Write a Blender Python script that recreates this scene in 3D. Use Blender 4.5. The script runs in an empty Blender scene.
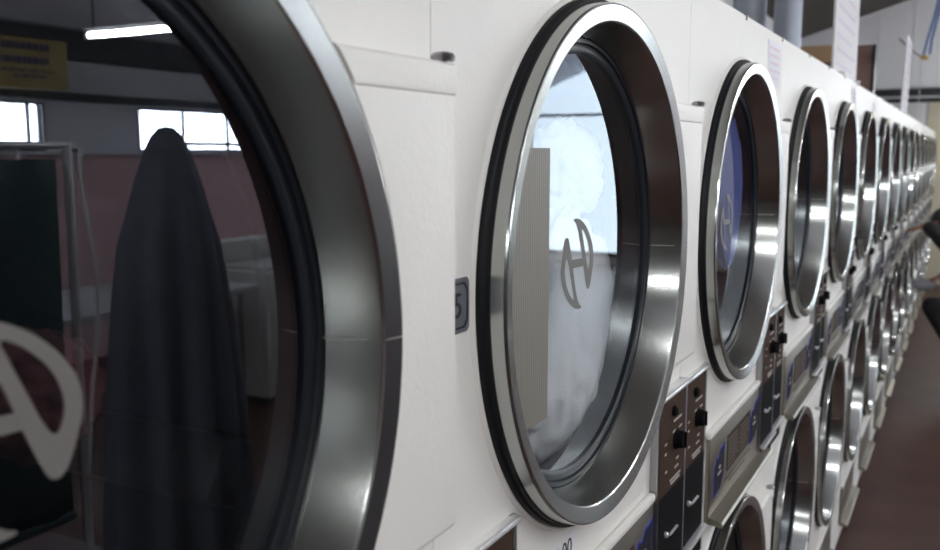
import bpy, bmesh, math, random
from mathutils import Vector, Matrix, noise

random.seed(7)
PI = math.pi
scene = bpy.context.scene
COL = scene.collection

# ------------------------------------------------------------------ camera
F_PX, YAW, PITCH = 910.0, 0.49959, -0.13238
cam_data = bpy.data.cameras.new('camera')
cam_data.sensor_width = 36.0
cam_data.lens = F_PX / 940.0 * 36.0
cam_data.clip_start = 0.02
cam_data.clip_end = 100
cam = bpy.data.objects.new('camera', cam_data)
COL.objects.link(cam)
fw = Vector((-math.sin(YAW) * math.cos(PITCH), math.cos(YAW) * math.cos(PITCH), math.sin(PITCH)))
cam.location = (0.40305, -0.26161, 1.71746)
cam.rotation_euler = fw.to_track_quat('-Z', 'Y').to_euler()
cam_data.dof.use_dof = True
cam_data.dof.focus_distance = 1.15
cam_data.dof.aperture_fstop = 6.3
scene.camera = cam

# ------------------------------------------------------------------ world, exposure
world = bpy.data.worlds.new('sky')
scene.world = world
world.use_nodes = True
bg = world.node_tree.nodes['Background']
bg.inputs[0].default_value = (0.90, 0.95, 1.0, 1)
bg.inputs[1].default_value = 20.0
vs = scene.view_settings
vs.view_transform = 'Standard'
vs.look = 'None'
vs.exposure = 0.2
vs.gamma = 1.0
vs.use_curve_mapping = False
scene.cycles.use_denoising = True
scene.cycles.max_bounces = 10
scene.cycles.sample_clamp_indirect = 6.0
TUBE_STRENGTH = 72.0     # radiance of the fluorescent tubes

# ------------------------------------------------------------------ materials
def new_mat(name):
    m = bpy.data.materials.new(name)
    m.use_nodes = True
    nt = m.node_tree
    return m, nt, nt.nodes['Principled BSDF']

def simple(name, col, rough=0.5, metal=0.0, spec=0.5, noise_amt=0.0, scale=20, bump=0.0, bscale=200, coat=0.0):
    m, nt, b = new_mat(name)
    b.inputs['Base Color'].default_value = (*col, 1)
    b.inputs['Roughness'].default_value = rough
    b.inputs['Metallic'].default_value = metal
    b.inputs['Specular IOR Level'].default_value = spec
    b.inputs['Coat Weight'].default_value = coat
    tc = nt.nodes.new('ShaderNodeTexCoord')
    if noise_amt:
        n = nt.nodes.new('ShaderNodeTexNoise')
        n.inputs['Scale'].default_value = scale
        n.inputs['Detail'].default_value = 5
        nt.links.new(tc.outputs['Object'], n.inputs['Vector'])
        r = nt.nodes.new('ShaderNodeMix')
        r.data_type = 'RGBA'
        r.inputs['A'].default_value = (*[c * (1 - noise_amt) for c in col], 1)
        r.inputs['B'].default_value = (*[min(1, c * (1 + noise_amt)) for c in col], 1)
        nt.links.new(n.outputs['Fac'], r.inputs['Factor'])
        nt.links.new(r.outputs['Result'], b.inputs['Base Color'])
    if bump:
        n2 = nt.nodes.new('ShaderNodeTexNoise')
        n2.inputs['Scale'].default_value = bscale
        n2.inputs['Detail'].default_value = 3
        nt.links.new(tc.outputs['Object'], n2.inputs['Vector'])
        bp = nt.nodes.new('ShaderNodeBump')
        bp.inputs['Strength'].default_value = bump
        bp.inputs['Distance'].default_value = 0.002
        nt.links.new(n2.outputs['Fac'], bp.inputs['Height'])
        nt.links.new(bp.outputs['Normal'], b.inputs['Normal'])
    return m

def emission(name, col, strength):
    m = bpy.data.materials.new(name)
    m.use_nodes = True
    nt = m.node_tree
    nt.nodes.clear()
    e = nt.nodes.new('ShaderNodeEmission')
    e.inputs[0].default_value = (*col, 1)
    e.inputs[1].default_value = strength
    o = nt.nodes.new('ShaderNodeOutputMaterial')
    nt.links.new(e.outputs[0], o.inputs[0])
    return m

def pane(name, tint, ior, gloss=(1, 1, 1)):
    m = bpy.data.materials.new(name)
    m.use_nodes = True
    nt = m.node_tree
    nt.nodes.clear()
    t = nt.nodes.new('ShaderNodeBsdfTransparent')
    t.inputs[0].default_value = (*tint, 1)
    g = nt.nodes.new('ShaderNodeBsdfGlossy')
    g.inputs['Color'].default_value = (*gloss, 1)
    g.inputs['Roughness'].default_value = 0.0
    f = nt.nodes.new('ShaderNodeFresnel')
    ge = nt.nodes.new('ShaderNodeNewGeometry')      # the same reflectance from either side of the thin sheet
    mr = nt.nodes.new('ShaderNodeMapRange')
    mr.inputs['To Min'].default_value = ior
    mr.inputs['To Max'].default_value = 1.0 / ior
    nt.links.new(ge.outputs['Backfacing'], mr.inputs['Value'])
    nt.links.new(mr.outputs[0], f.inputs['IOR'])
    mx = nt.nodes.new('ShaderNodeMixShader')
    nt.links.new(f.outputs[0], mx.inputs[0])
    nt.links.new(t.outputs[0], mx.inputs[1])
    nt.links.new(g.outputs[0], mx.inputs[2])
    o = nt.nodes.new('ShaderNodeOutputMaterial')
    nt.links.new(mx.outputs[0], o.inputs[0])
    return m

def brushed(name, col, rough, aniso, stretch):
    m, nt, b = new_mat(name)
    b.inputs['Base Color'].default_value = (*col, 1)
    b.inputs['Metallic'].default_value = 1.0
    b.inputs['Roughness'].default_value = rough
    tc = nt.nodes.new('ShaderNodeTexCoord')
    mp = nt.nodes.new('ShaderNodeMapping')
    mp.inputs['Scale'].default_value = stretch
    nt.links.new(tc.outputs['Object'], mp.inputs['Vector'])
    n = nt.nodes.new('ShaderNodeTexNoise')
    n.inputs['Scale'].default_value = 1.0
    n.inputs['Detail'].default_value = 4
    nt.links.new(mp.outputs[0], n.inputs['Vector'])
    mr = nt.nodes.new('ShaderNodeMapRange')
    mr.inputs['To Min'].default_value = rough - 0.015
    mr.inputs['To Max'].default_value = rough + 0.025
    nt.links.new(n.outputs['Fac'], mr.inputs['Value'])
    nt.links.new(mr.outputs[0], b.inputs['Roughness'])
    if aniso:
        b.inputs['Anisotropic'].default_value = aniso
        b.inputs['Anisotropic Rotation'].default_value = 0.25
        tg = nt.nodes.new('ShaderNodeTangent')
        tg.direction_type = 'RADIAL'
        tg.axis = 'X'
        nt.links.new(tg.outputs[0], b.inputs['Tangent'])
    return m

M = {}
M['cream'] = simple('cream enamel', (0.80, 0.785, 0.74), 0.5, spec=.35, noise_amt=0.02, scale=9, bump=0.22, bscale=190)
M['steel'] = brushed('brushed door steel', (0.465, 0.48, 0.46), 0.20, 0.7, (900, 14, 14))
M['panel_steel'] = brushed('satin panel steel', (0.31, 0.285, 0.235), 0.36, 0.0, (60, 12, 500))
M['chrome'] = simple('polished chrome', (0.90, 0.90, 0.91), 0.28, 0.7)
M['dull_chrome'] = simple('worn chrome', (0.42, 0.42, 0.43), 0.3, 1.0)
M['rubber'] = simple('black rubber', (0.009, 0.010, 0.012), 0.5, spec=.2)
M['blue_rubber'] = simple('blue black gasket', (0.008, 0.011, 0.016), 0.4, spec=.3)
M['glass'] = pane('dark door glass', (0.86, 0.88, 0.88), 2.35, (0.88, 0.93, 1.0))
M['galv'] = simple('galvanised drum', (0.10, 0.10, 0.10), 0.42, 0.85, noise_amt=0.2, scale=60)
M['tub'] = simple('black tub ring', (0.02, 0.02, 0.022), 0.5)
M['brown'] = simple('brown faceplate', (0.055, 0.034, 0.025), 0.7, spec=.06, noise_amt=0.08, scale=50)
M['black'] = simple('black plastic', (0.007, 0.007, 0.008), 0.7, spec=.05)
M['ink'] = simple('black ink', (0.012, 0.012, 0.016), 0.5)
M['print'] = simple('pale print', (0.42, 0.39, 0.35), 0.5)
M['plaque'] = simple('dark plaque', (0.050, 0.038, 0.030), 0.7, spec=.08)
M['plaque_line'] = simple('plaque print', (0.15, 0.125, 0.105), 0.7, spec=.08)
M['label_blue'] = simple('blue label edge', (0.02, 0.05, 0.50), 0.7, spec=.1)
M['label_dark'] = simple('dark label', (0.022, 0.020, 0.026), 0.7, spec=.08)
M['decal'] = simple('frosted decal', (0.15, 0.14, 0.13), 0.6)
M['seam'] = simple('weld seam', (0.70, 0.68, 0.62), 0.35, 0.9)
M['dark_gap'] = simple('dark screw', (0.14, 0.13, 0.12), 0.5, 0.6)
M['grey_plate'] = simple('grey number plate', (0.13, 0.135, 0.155), 0.4)
M['paper'] = simple('white paper', (0.80, 0.79, 0.80), 0.7)
M['lilac_paper'] = simple('lilac paper', (0.78, 0.77, 0.83), 0.7)
M['pink_print'] = simple('pink print', (0.76, 0.62, 0.68), 0.7)
M['violet_print'] = simple('violet print', (0.70, 0.65, 0.76), 0.7)
M['base'] = simple('dark plinth', (0.05, 0.045, 0.042), 0.5)

def striped(name):
    m, nt, b = new_mat(name)
    tc = nt.nodes.new('ShaderNodeTexCoord')
    w = nt.nodes.new('ShaderNodeTexWave')
    w.bands_direction = 'Y'
    w.inputs['Scale'].default_value = 55
    nt.links.new(tc.outputs['Object'], w.inputs['Vector'])
    r = nt.nodes.new('ShaderNodeMix')
    r.data_type = 'RGBA'
    r.inputs['A'].default_value = (0.155, 0.144, 0.119, 1)
    r.inputs['B'].default_value = (0.23, 0.213, 0.178, 1)
    nt.links.new(w.outputs['Fac'], r.inputs['Factor'])
    nt.links.new(r.outputs['Result'], b.inputs['Base Color'])
    b.inputs['Roughness'].default_value = 0.55
    return m
M['stripe'] = striped('tan stripes')  # fine tan stripes for the flat strip on the second door glass

def floor_mat():
    m, nt, b = new_mat('brown polished floor')
    tc = nt.nodes.new('ShaderNodeTexCoord')
    n = nt.nodes.new('ShaderNodeTexNoise')
    n.inputs['Scale'].default_value = 3.5
    n.inputs['Detail'].default_value = 8
    nt.links.new(tc.outputs['Object'], n.inputs['Vector'])
    r = nt.nodes.new('ShaderNodeValToRGB')
    r.color_ramp.elements[0].position = 0.3
    r.color_ramp.elements[0].color = (0.056, 0.024, 0.019, 1)
    r.color_ramp.elements[1].position = 0.75
    r.color_ramp.elements[1].color = (0.090, 0.043, 0.034, 1)
    nt.links.new(n.outputs['Fac'], r.inputs[0])
    nt.links.new(r.outputs[0], b.inputs['Base Color'])
    b.inputs['Roughness'].default_value = 0.42
    b.inputs['Specular IOR Level'].default_value = 0.3
    return m
M['floor'] = floor_mat()
M['wall_grey'] = simple('pale grey wall', (0.86, 0.87, 0.89), 0.8, noise_amt=0.05, scale=2)
M['wall_cream'] = simple('cream wall', (0.62, 0.58, 0.44), 0.8)
M['wall_pink'] = simple('salmon wall', (0.74, 0.50, 0.52), 0.75)
M['wall_upper'] = simple('grey upper wall', (0.74, 0.74, 0.80), 0.8)
M['wall_dark'] = simple('dark grey wall', (0.10, 0.095, 0.09), 0.8)
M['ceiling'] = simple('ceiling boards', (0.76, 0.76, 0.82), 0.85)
M['ceiling_unlit'] = simple('unlit ceiling boards', (0.085, 0.070, 0.062), 0.8)  # lack of light on this slope is painted in as a darker brown
M['beam'] = simple('dark beam', (0.045, 0.047, 0.055), 0.7)
M['duct'] = simple('galvanised duct', (0.55, 0.60, 0.68), 0.5, 0.25, noise_amt=0.15, scale=12)
M['white_paint'] = simple('white paint', (0.70, 0.70, 0.70), 0.5)
M['frame'] = simple('window frame', (0.06, 0.06, 0.07), 0.5)
M['tan_wood'] = simple('tan wood', (0.48, 0.32, 0.17), 0.6, noise_amt=0.15, scale=15)
M['brown_wood'] = simple('brown wood', (0.20, 0.115, 0.095), 0.55, noise_amt=0.15, scale=12)
M['black_pipe'] = simple('black pipe', (0.02, 0.022, 0.024), 0.45)
M['pane'] = pane('window pane', (0.95, 0.97, 1.0), 1.35)
M['pane_tint'] = pane('tinted pane', (0.40, 0.42, 0.43), 1.45)
M['tube'] = emission('fluorescent tube', (0.97, 0.985, 1.0), TUBE_STRENGTH)
M['lamp_body'] = simple('lamp body', (0.75, 0.75, 0.75), 0.5)
M['blue_cord'] = simple('blue strap', (0.035, 0.13, 0.42), 0.5)
M['gold'] = simple('yellow knot', (0.62, 0.42, 0.10), 0.5)
M['tan_door'] = simple('tan door paint', (0.55, 0.50, 0.43), 0.45)
M['yellow_sign'] = simple('yellow sign', (0.45, 0.33, 0.12), 0.6)
M['navy_print'] = simple('navy print', (0.03, 0.035, 0.16), 0.6)
M['towel'] = simple('white towelling', (0.80, 0.81, 0.82), 0.95, noise_amt=0.04, scale=15, bump=0.4, bscale=300)
M['blue_cloth'] = simple('blue cloth', (0.10, 0.14, 0.42), 0.9, noise_amt=0.2, scale=14)
M['tan_cloth'] = simple('beige cloth', (0.46, 0.41, 0.35), 0.9, noise_amt=0.1, scale=14)
M['dark_cloth'] = simple('charcoal cloth', (0.095, 0.102, 0.135), 0.9, noise_amt=0.15, scale=10)
M['teal_cloth'] = simple('dark teal cloth', (0.035, 0.062, 0.070), 0.85, noise_amt=0.15, scale=10)
M['maroon'] = simple('maroon cloth', (0.06, 0.012, 0.016), 0.9)
M['skin'] = simple('skin', (0.26, 0.13, 0.09), 0.5)
M['person_black'] = simple('black jersey', (0.012, 0.012, 0.014), 0.85)
M['person_grey'] = simple('grey denim', (0.26, 0.26, 0.28), 0.85, noise_amt=0.1, scale=40)
M['hair'] = simple('dark hair', (0.015, 0.011, 0.009), 0.5)
M['tabletop'] = simple('pale tabletop', (0.38, 0.38, 0.40), 0.5)
M['washer_white'] = simple('washer enamel', (0.55, 0.54, 0.52), 0.4)

# ------------------------------------------------------------------ mesh helpers
def finish(name, bm, mats, smooth=False):
    me = bpy.data.meshes.new(name)
    bmesh.ops.recalc_face_normals(bm, faces=bm.faces[:])
    bm.to_mesh(me)
    bm.free()
    for m in (mats if isinstance(mats, (list, tuple)) else [mats]):
        me.materials.append(M[m])
    if smooth:
        for p in me.polygons:
            p.use_smooth = True
    return me

def auto_smooth(me, angle=0.6):
    bm = bmesh.new()
    bm.from_mesh(me)
    for f in bm.faces:
        f.smooth = True
    for e in bm.edges:
        if len(e.link_faces) == 2 and e.calc_face_angle(0) > angle:
            e.smooth = False
    bm.to_mesh(me)
    bm.free()
    return me

def add_box(bm, x0, x1, y0, y1, z0, z1, bevel=0.0, seg=2):
    v = [bm.verts.new(p) for p in ((x0, y0, z0), (x1, y0, z0), (x1, y1, z0), (x0, y1, z0),
                                   (x0, y0, z1), (x1, y0, z1), (x1, y1, z1), (x0, y1, z1))]
    fs = [bm.faces.new([v[i] for i in q]) for q in ((3, 2, 1, 0), (4, 5, 6, 7), (0, 1, 5, 4), (1, 2, 6, 5), (2, 3, 7, 6), (3, 0, 4, 7))]
    if bevel:
        es = list({e for f in fs for e in f.edges})
        bmesh.ops.bevel(bm, geom=es, offset=bevel, segments=seg, profile=0.5, affect='EDGES', clamp_overlap=True)

def box_mesh(name, mat, *dims, bevel=0.0, seg=2):
    bm = bmesh.new()
    add_box(bm, *dims, bevel=bevel, seg=seg)
    return auto_smooth(finish(name, bm, mat)) if bevel else finish(name, bm, mat)

def add_lathe(bm, prof, n=96, closed=False, cap0=False, cap1=False):
    """profile [(x, r)] turned about the local x axis"""
    rings = []
    for x, r in prof:
        rings.append([bm.verts.new((x, r * math.cos(2 * PI * i / n), r * math.sin(2 * PI * i / n))) for i in range(n)])
    m = len(rings)
    for j in range(m if closed else m - 1):
        a, b = rings[j], rings[(j + 1) % m]
        for i in range(n):
            bm.faces.new((a[i], a[(i + 1) % n], b[(i + 1) % n], b[i]))
    if cap0:
        bm.faces.new(rings[0][::-1])
    if cap1:
        bm.faces.new(rings[-1])

def lathe_mesh(name, mat, prof, n=96, closed=False, cap0=False, cap1=False, angle=0.5):
    bm = bmesh.new()
    add_lathe(bm, prof, n, closed, cap0, cap1)
    return auto_smooth(finish(name, bm, mat), angle)

def add_tube(bm, pts, r, n=10, cap=True):
    """round tube along a list of points; r may be a list"""
    pts = [Vector(p) for p in pts]
    rs = r if isinstance(r, (list, tuple)) else [r] * len(pts)
    rings = []
    prev = None
    for i, p in enumerate(pts):
        t = (pts[min(i + 1, len(pts) - 1)] - pts[max(i - 1, 0)]).normalized()
        ref = prev if prev is not None else (Vector((0, 0, 1)) if abs(t.z) < 0.9 else Vector((1, 0, 0)))
        u = (ref - t * ref.dot(t)).normalized()
        prev = u
        w = t.cross(u)
        rings.append([bm.verts.new(p + (u * math.cos(2 * PI * k / n) + w * math.sin(2 * PI * k / n)) * rs[i]) for k in range(n)])
    for a, b in zip(rings, rings[1:]):
        for k in range(n):
            bm.faces.new((a[k], a[(k + 1) % n], b[(k + 1) % n], b[k]))
    if cap:
        bm.faces.new(rings[0][::-1])
        bm.faces.new(rings[-1])

def tube_mesh(name, mat, pts, r, n=10):
    bm = bmesh.new()
    add_tube(bm, pts, r, n)
    return auto_smooth(finish(name, bm, mat), 0.7)

def poly_plate(name, mat, loops, x, t):
    """flat shape in the y-z plane with holes, thickness t towards +x"""
    bm = bmesh.new()
    edges = []
    for lp in loops:
        vs_ = [bm.verts.new((x, a, b)) for a, b in lp]
        edges += [bm.edges.new((vs_[i], vs_[(i + 1) % len(vs_)])) for i in range(len(vs_))]
    bmesh.ops.triangle_fill(bm, use_beauty=True, edges=edges)
    r = bmesh.ops.extrude_face_region(bm, geom=bm.faces[:])
    bmesh.ops.translate(bm, verts=[v for v in r['geom'] if isinstance(v, bmesh.types.BMVert)], vec=(t, 0, 0))
    return finish(name, bm, mat)

def text_mesh(name, mat, body, size, thick=0.0004):
    cu = bpy.data.curves.new(name, 'FONT')
    cu.body = body
    cu.size = size
    cu.align_x = 'CENTER'
    cu.align_y = 'CENTER'
    cu.extrude = thick
    ob = bpy.data.objects.new(name, cu)
    COL.objects.link(ob)
    dg = bpy.context.evaluated_depsgraph_get()
    me = bpy.data.meshes.new_from_object(ob.evaluated_get(dg))
    bpy.data.objects.remove(ob)
    me.transform(Matrix(((0, 0, 1, 0), (1, 0, 0, 0), (0, 1, 0, 0), (0, 0, 0, 1))))
    me.materials.clear()
    me.materials.append(M[mat])
    return me

def put(name, me, parent=None, loc=(0, 0, 0), rot=None):
    o = bpy.data.objects.new(name, me)
    COL.objects.link(o)
    o.location = loc
    if rot:
        o.rotation_euler = rot
    if parent:
        o.parent = parent
    if name in STUFF:
        o['kind'] = 'stuff'
    return o

STUFF = ('lettering', 'print', 'plaque_print', 'label_print', 'panel_print', 'weld_seam')
def tag(o, label, cat, group=None):
    o['label'] = label
    o['category'] = cat
    if group:
        o['group'] = group
    return o

def thing(name, label, cat, loc=(0, 0, 0), rotz=0.0, group=None):
    o = bpy.data.objects.new(name, None)
    o.empty_display_size = 0.1
    COL.objects.link(o)
    o.location = loc
    o.rotation_euler = (0, 0, rotz)
    return tag(o, label, cat, group)

def struct(name, me, parent=None, loc=(0, 0, 0)):
    o = put(name, me, parent, loc)
    if parent is None:
        o['kind'] = 'structure'
    return o

def multi_box(name, mat, boxes):
    bm = bmesh.new()
    for b in boxes:
        add_box(bm, *b)
    return finish(name, bm, mat)

# ------------------------------------------------------------------ room shell
XL, XR, YF, YB = -1.75, 6.0, -4.5, 13.2
struct('floor', box_mesh('floor', 'floor', XL - .2, XR + .2, YF - .2, YB + .2, -0.1, 0.0))
RX, RZ = 1.5, 4.30      # ridge
def slab(name, mat, x0, z0, x1, z1, t=0.1):
    bm = bmesh.new()
    q = [(x0, z0), (x1, z1), (x1, z1 + t), (x0, z0 + t)]
    a = [bm.verts.new((x, YF - .2, z)) for x, z in q]
    b = [bm.verts.new((x, YB + .2, z)) for x, z in q]
    bm.faces.new(a); bm.faces.new(b[::-1])
    for i in range(4):
        bm.faces.new((a[i], b[i], b[(i + 1) % 4], a[(i + 1) % 4]))
    return finish(name, bm, mat)
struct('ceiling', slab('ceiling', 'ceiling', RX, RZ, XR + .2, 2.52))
struct('ceiling_over_dryers', slab('ceiling_unlit', 'ceiling_unlit', XL - .1, 3.26, RX, RZ))
struct('wall_left', box_mesh('wall_left', 'wall_grey', XL - .1, XL, YF, YB, 0, 3.3))

# far wall behind the end of the row, with a tinted storefront on the right
SF0, SF1, SFZ0, SFZ1 = 3.1, 5.85, 0.12, 3.2
wb = struct('wall_back', multi_box('wall_back', 'wall_grey', [
    (XL, 1.0, YB, YB + .12, 2.47, 4.4), (XL, -0.35, YB, YB + .12, 0, 2.47), (-0.35, 1.0, YB, YB + .12, 0, 2.47),
    (1.0, SF0, YB, YB + .12, 0, 4.4), (SF1, XR, YB, YB + .12, 0, 4.4),
    (SF0, SF1, YB, YB + .12, 0, SFZ0), (SF0, SF1, YB, YB + .12, SFZ1, 4.4)]))
for i in range(7):
    struct('wall_batten', box_mesh('wall_batten', 'wall_grey', -1.6 + i * .42, -1.588 + i * .42, YB - .012, YB, 2.56, 4.2), wb)
struct('wall_lower_panel', box_mesh('wall_lower', 'wall_cream', -0.12, 1.6, YB - .03, YB - .001, 0, 2.44), wb)
w3 = struct('window_3', multi_box('storefront_frame', 'frame', [
    (SF0, SF0 + .06, YB - .02, YB + .1, SFZ0, SFZ1), (SF1 - .06, SF1, YB - .02, YB + .1, SFZ0, SFZ1),
    (SF0, SF1, YB - .02, YB + .1, SFZ0, SFZ0 + .06), (SF0, SF1, YB - .02, YB + .1, SFZ1 - .06, SFZ1),
    (SF0, SF1, YB - .02, YB + .1, 2.30, 2.34)]))
for x0, x1 in ((SF0 + .06, SF1 - .06),):
    for z0, z1 in ((SFZ0 + .06, 2.30), (2.34, SFZ1 - .06)):
        struct('window_pane', box_mesh('pane', 'pane_tint', x0, x1, YB + .04, YB + .046, z0, z1), w3)
d1 = struct('door_1', box_mesh('tan_door', 'tan_door', 1.75, 2.75, YB - .04, YB - .001, 0.0, 2.15, bevel=.006))
struct('door_handle', tube_mesh('door_handle', 'chrome', [(1.86, YB - .05, 1.0), (1.86, YB - .10, 1.0), (1.86, YB - .10, 1.25), (1.86, YB - .05, 1.25)], .012), d1)
d2 = struct('door_2', box_mesh('white_door', 'white_paint', -0.60, -0.17, YB - .05, YB - .001, 0.0, 2.36, bevel=.006))
struct('door_vent', box_mesh('door_vent', 'brown_wood', -0.40, -0.28, YB - .056, YB - .05, 2.04, 2.12), d2)
struct('trim_1', box_mesh('trim_pipe_a', 'black_pipe', -1.7, 1.2, YB - .10, YB - .002, 2.47, 2.56, bevel=.01))
struct('trim_2', box_mesh('trim_pipe_b', 'black_pipe', -1.7, 1.2, YB - .16, YB - .09, 2.38, 2.43, bevel=.01))

# plain wall behind the photographer
struct('wall_front', box_mesh('wall_front', 'wall_dark', XL, XR, YF - .12, YF, 0, 4.4))

# wall across the aisle (seen in the nearest door's glass)
WINS = [(3.3, 4.53, 1.74, 2.12), (5.45, 7.35, 1.74, 2.12)]
bx_ = [(XR, XR + .03, YF, YB, 1.74 - .34, 1.74), (XR, XR + .03, YF, YB, 2.12, 2.75)]
ys = [YF] + [v for w in WINS for v in w[:2]] + [YB]
for i in range(0, len(ys), 2):
    bx_.append((XR, XR + .03, ys[i], ys[i + 1], 1.74, 2.12))
wr = struct('wall_right', multi_box('wall_right', 'wall_upper', bx_))
struct('wall_lower_panel', box_mesh('wall_pink', 'wall_pink', XR - .04, XR + .1, YF, YB, 0, 1.72), wr)
for j, (a, b, z0, z1) in enumerate(WINS):
    bars = [(XR - .008, XR + .012, a, a + .02, z0, z1), (XR - .008, XR + .012, b - .02, b, z0, z1), (XR - .008, XR + .012, a, b, z0, z0 + .02), (XR - .008, XR + .012, a, b, z1 - .02, z1)]
    mull = [a + 1.07, a + 1.17] if j == 0 else [a + .52, a + 1.1]
    bars += [(XR - .008, XR + .012, m_, m_ + .025, z0, z1) for m_ in mull]
    if j == 1:
        bars.append((XR - .012, XR + .012, a + .55, b, z0 + .055, z0 + .085))
    w_ = struct('window_%d' % (j + 1), multi_box('win_frame', 'frame', bars))
    cuts = [a + .03] + [v for m_ in mull for v in (m_, m_ + .03)] + [b - .03]
    for i in range(0, len(cuts), 2):
        struct('window_pane', box_mesh('pane', 'pane', XR + .001, XR + .005, cuts[i], cuts[i + 1], z0 + .02, z1 - .02), w_)
struct('trim_3', box_mesh('beam', 'beam', XR - .30, XR - .02, YF, YB, 2.46, 2.66))
struct('trim_4', box_mesh('ledge', 'beam', XR - .10, XR, YF, YB, 2.14, 2.20))
struct('trim_5', box_mesh('ledge2', 'wall_upper', XR - .12, XR + .0, YF, YB, 1.71, 1.74))

# ------------------------------------------------------------------ ceiling lamps
tube_me = tube_mesh('tube', 'tube', [(-0.58, 0, 0), (0.58, 0, 0)], 0.0135, 12)
body_me = box_mesh('lamp_body', 'lamp_body', -0.62, 0.62, -0.005, 0.005, 0.024, 0.034, bevel=.002)
end_me = box_mesh('tube_holder', 'lamp_body', -0.012, 0.012, -0.012, 0.012, -0.015, 0.03)
lamp_spots = [(2.42, 2.55 + j * 2.15, 2.235) for j in range(-2, 2)] + [(1.17, 2.55 + j * 2.15, 2.235) for j in (-2, -1, 0, 2, 4)] + [(1.17, 12.5, 2.235)] + [(4.7, 2.2, 2.235), (4.2, 6.5, 2.235), (4.8, 8.4, 2.235)]  # far-end lamp and last three are added to brighten back and opposite walls
ordl = ['first', 'second', 'third', 'fourth', 'fifth', 'sixth', 'seventh', 'eighth', 'ninth', 'tenth', 'eleventh', 'twelfth', 'thirteenth', 'fourteenth', 'fifteenth', 'sixteenth']
def roof_z(x):
    if x < RX:
        return RZ + (x - RX) * (RZ - 3.26) / (RX - XL + .1)
    return RZ + (x - RX) * (2.52 - RZ) / (XR + .2 - RX)
for i, (lx, ly, lz) in enumerate(lamp_spots):
    if i == 2:
        lab = 'lit fluorescent tube on a cord, mirrored at the top of the nearest door glass'
    else:
        lab = 'hanging fluorescent lamp over the room, %s of the inferred and added lamps outside the view' % ordl[i]
    L = thing('fluorescent_lamp', lab, 'lamp', (lx, ly, lz), 0, 'fluorescent lamps hanging over the room')
    put('tube', tube_me, L)
    put('lamp_body', body_me, L)
    put('tube_holder', end_me, L, (-0.59, 0, 0)); put('tube_holder', end_me, L, (0.59, 0, 0))
    for sx in (-.55, .55):
        put('cord', tube_mesh('cord', 'black_pipe', [(sx, 0, .03), (sx, 0, roof_z(lx + sx) - lz + .02)], .006, 8), L)

# ------------------------------------------------------------------ stacked dryers
PITCH_Y, CZ = 0.80, (1.58, 0.684)
TOP = 1.985
HALF = 0.3994
RIM_X, R_OUT, R_IN = 0.032, 0.311, 0.2905
GX = -0.0225                 # glass plane, local x

ME = {}
# cabinet shell
ME['cabinet'] = multi_box('cabinet', 'cream', [
    (-1.0, -0.004, -HALF, -HALF + .004, 0.05, TOP), (-1.0, -0.004, HALF - .004, HALF, 0.05, TOP),
    (-1.0, -0.004, -HALF, HALF, TOP - .004, TOP), (-1.0, -0.99, -HALF, HALF, 0.05, TOP), (-1.0, -0.004, -HALF, HALF, 0.05, 0.054),
    (-0.6, -0.004, -HALF, HALF, 1.10, 1.11)])
ME['plinth'] = box_mesh('plinth', 'base', -1.0, -0.012, -HALF, HALF, 0.0, 0.05)
def front_panel():
    def circ(cz, r=0.305, n=72):
        return [(r * math.cos(2 * PI * i / n), cz + r * math.sin(2 * PI * i / n)) for i in range(n)]
    h = HALF
    return poly_plate('front_panel', 'cream', [[(-h, .05), (h, .05), (h, TOP), (-h, TOP)], circ(CZ[0]), circ(CZ[1])], -0.004, 0.004)
ME['front_panel'] = front_panel()
# door: outer wall, rounded lip, broad front ring, cone to the glass
ME['door'] = lathe_mesh('door', 'steel', [
    (0.012, 0.300), (0.012, 0.3125), (0.016, 0.3135), (0.0295, 0.3125), (0.0316, 0.3116), (0.0322, 0.3098),
    (0.0292, 0.2925), (0.0278, 0.2908), (0.0255, 0.2898), (-0.018, 0.2765), (-0.0195, 0.2745), (-0.030, 0.2745)], 160, angle=0.28)
ME['door_gasket'] = lathe_mesh('door_gasket', 'rubber', [
    (0.0, 0.302), (0.0, 0.3180), (0.003, 0.3195), (0.008, 0.3195), (0.0105, 0.3180), (0.011, 0.3160), (0.0125, 0.3152), (0.0155, 0.3150), (0.0165, 0.3135), (0.0165, 0.302)], 128, closed=True, angle=0.8)
ME['collar'] = lathe_mesh('collar', 'cream', [
    (0.0, 0.3190), (0.0030, 0.3190), (0.0042, 0.3205), (0.0035, 0.3230), (0.0, 0.3250)], 128, angle=1.2)
ME['glass_gasket'] = lathe_mesh('glass_gasket', 'blue_rubber', [
    (-0.030, 0.2760), (-0.0165, 0.2760), (-0.0150, 0.2735), (-0.0155, 0.2705), (-0.0185, 0.2690), (-0.0170, 0.2665), (-0.0172, 0.2610), (-0.0195, 0.2575), (-0.030, 0.2570)], 128, closed=True, angle=0.9)
ME['glass'] = lathe_mesh('glass', 'glass', [(GX, 0.0005), (GX, 0.258)], 96)
bm = bmesh.new()
for a0 in (0.0,):
    pts = [(0.0118, 0.3126), (0.0295, 0.3134), (0.0330, 0.3096), (0.0290, 0.2930), (0.0160, 0.2870), (-0.0180, 0.2760)]
    for (xa, ra), (xb, rb) in zip(pts[1:], pts[2:]):
        add_tube(bm, [(xa, ra, 0), (xb, rb, 0)], 0.0006, 6)
ME['weld_seam'] = finish('weld_seam', bm, 'seam')
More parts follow.
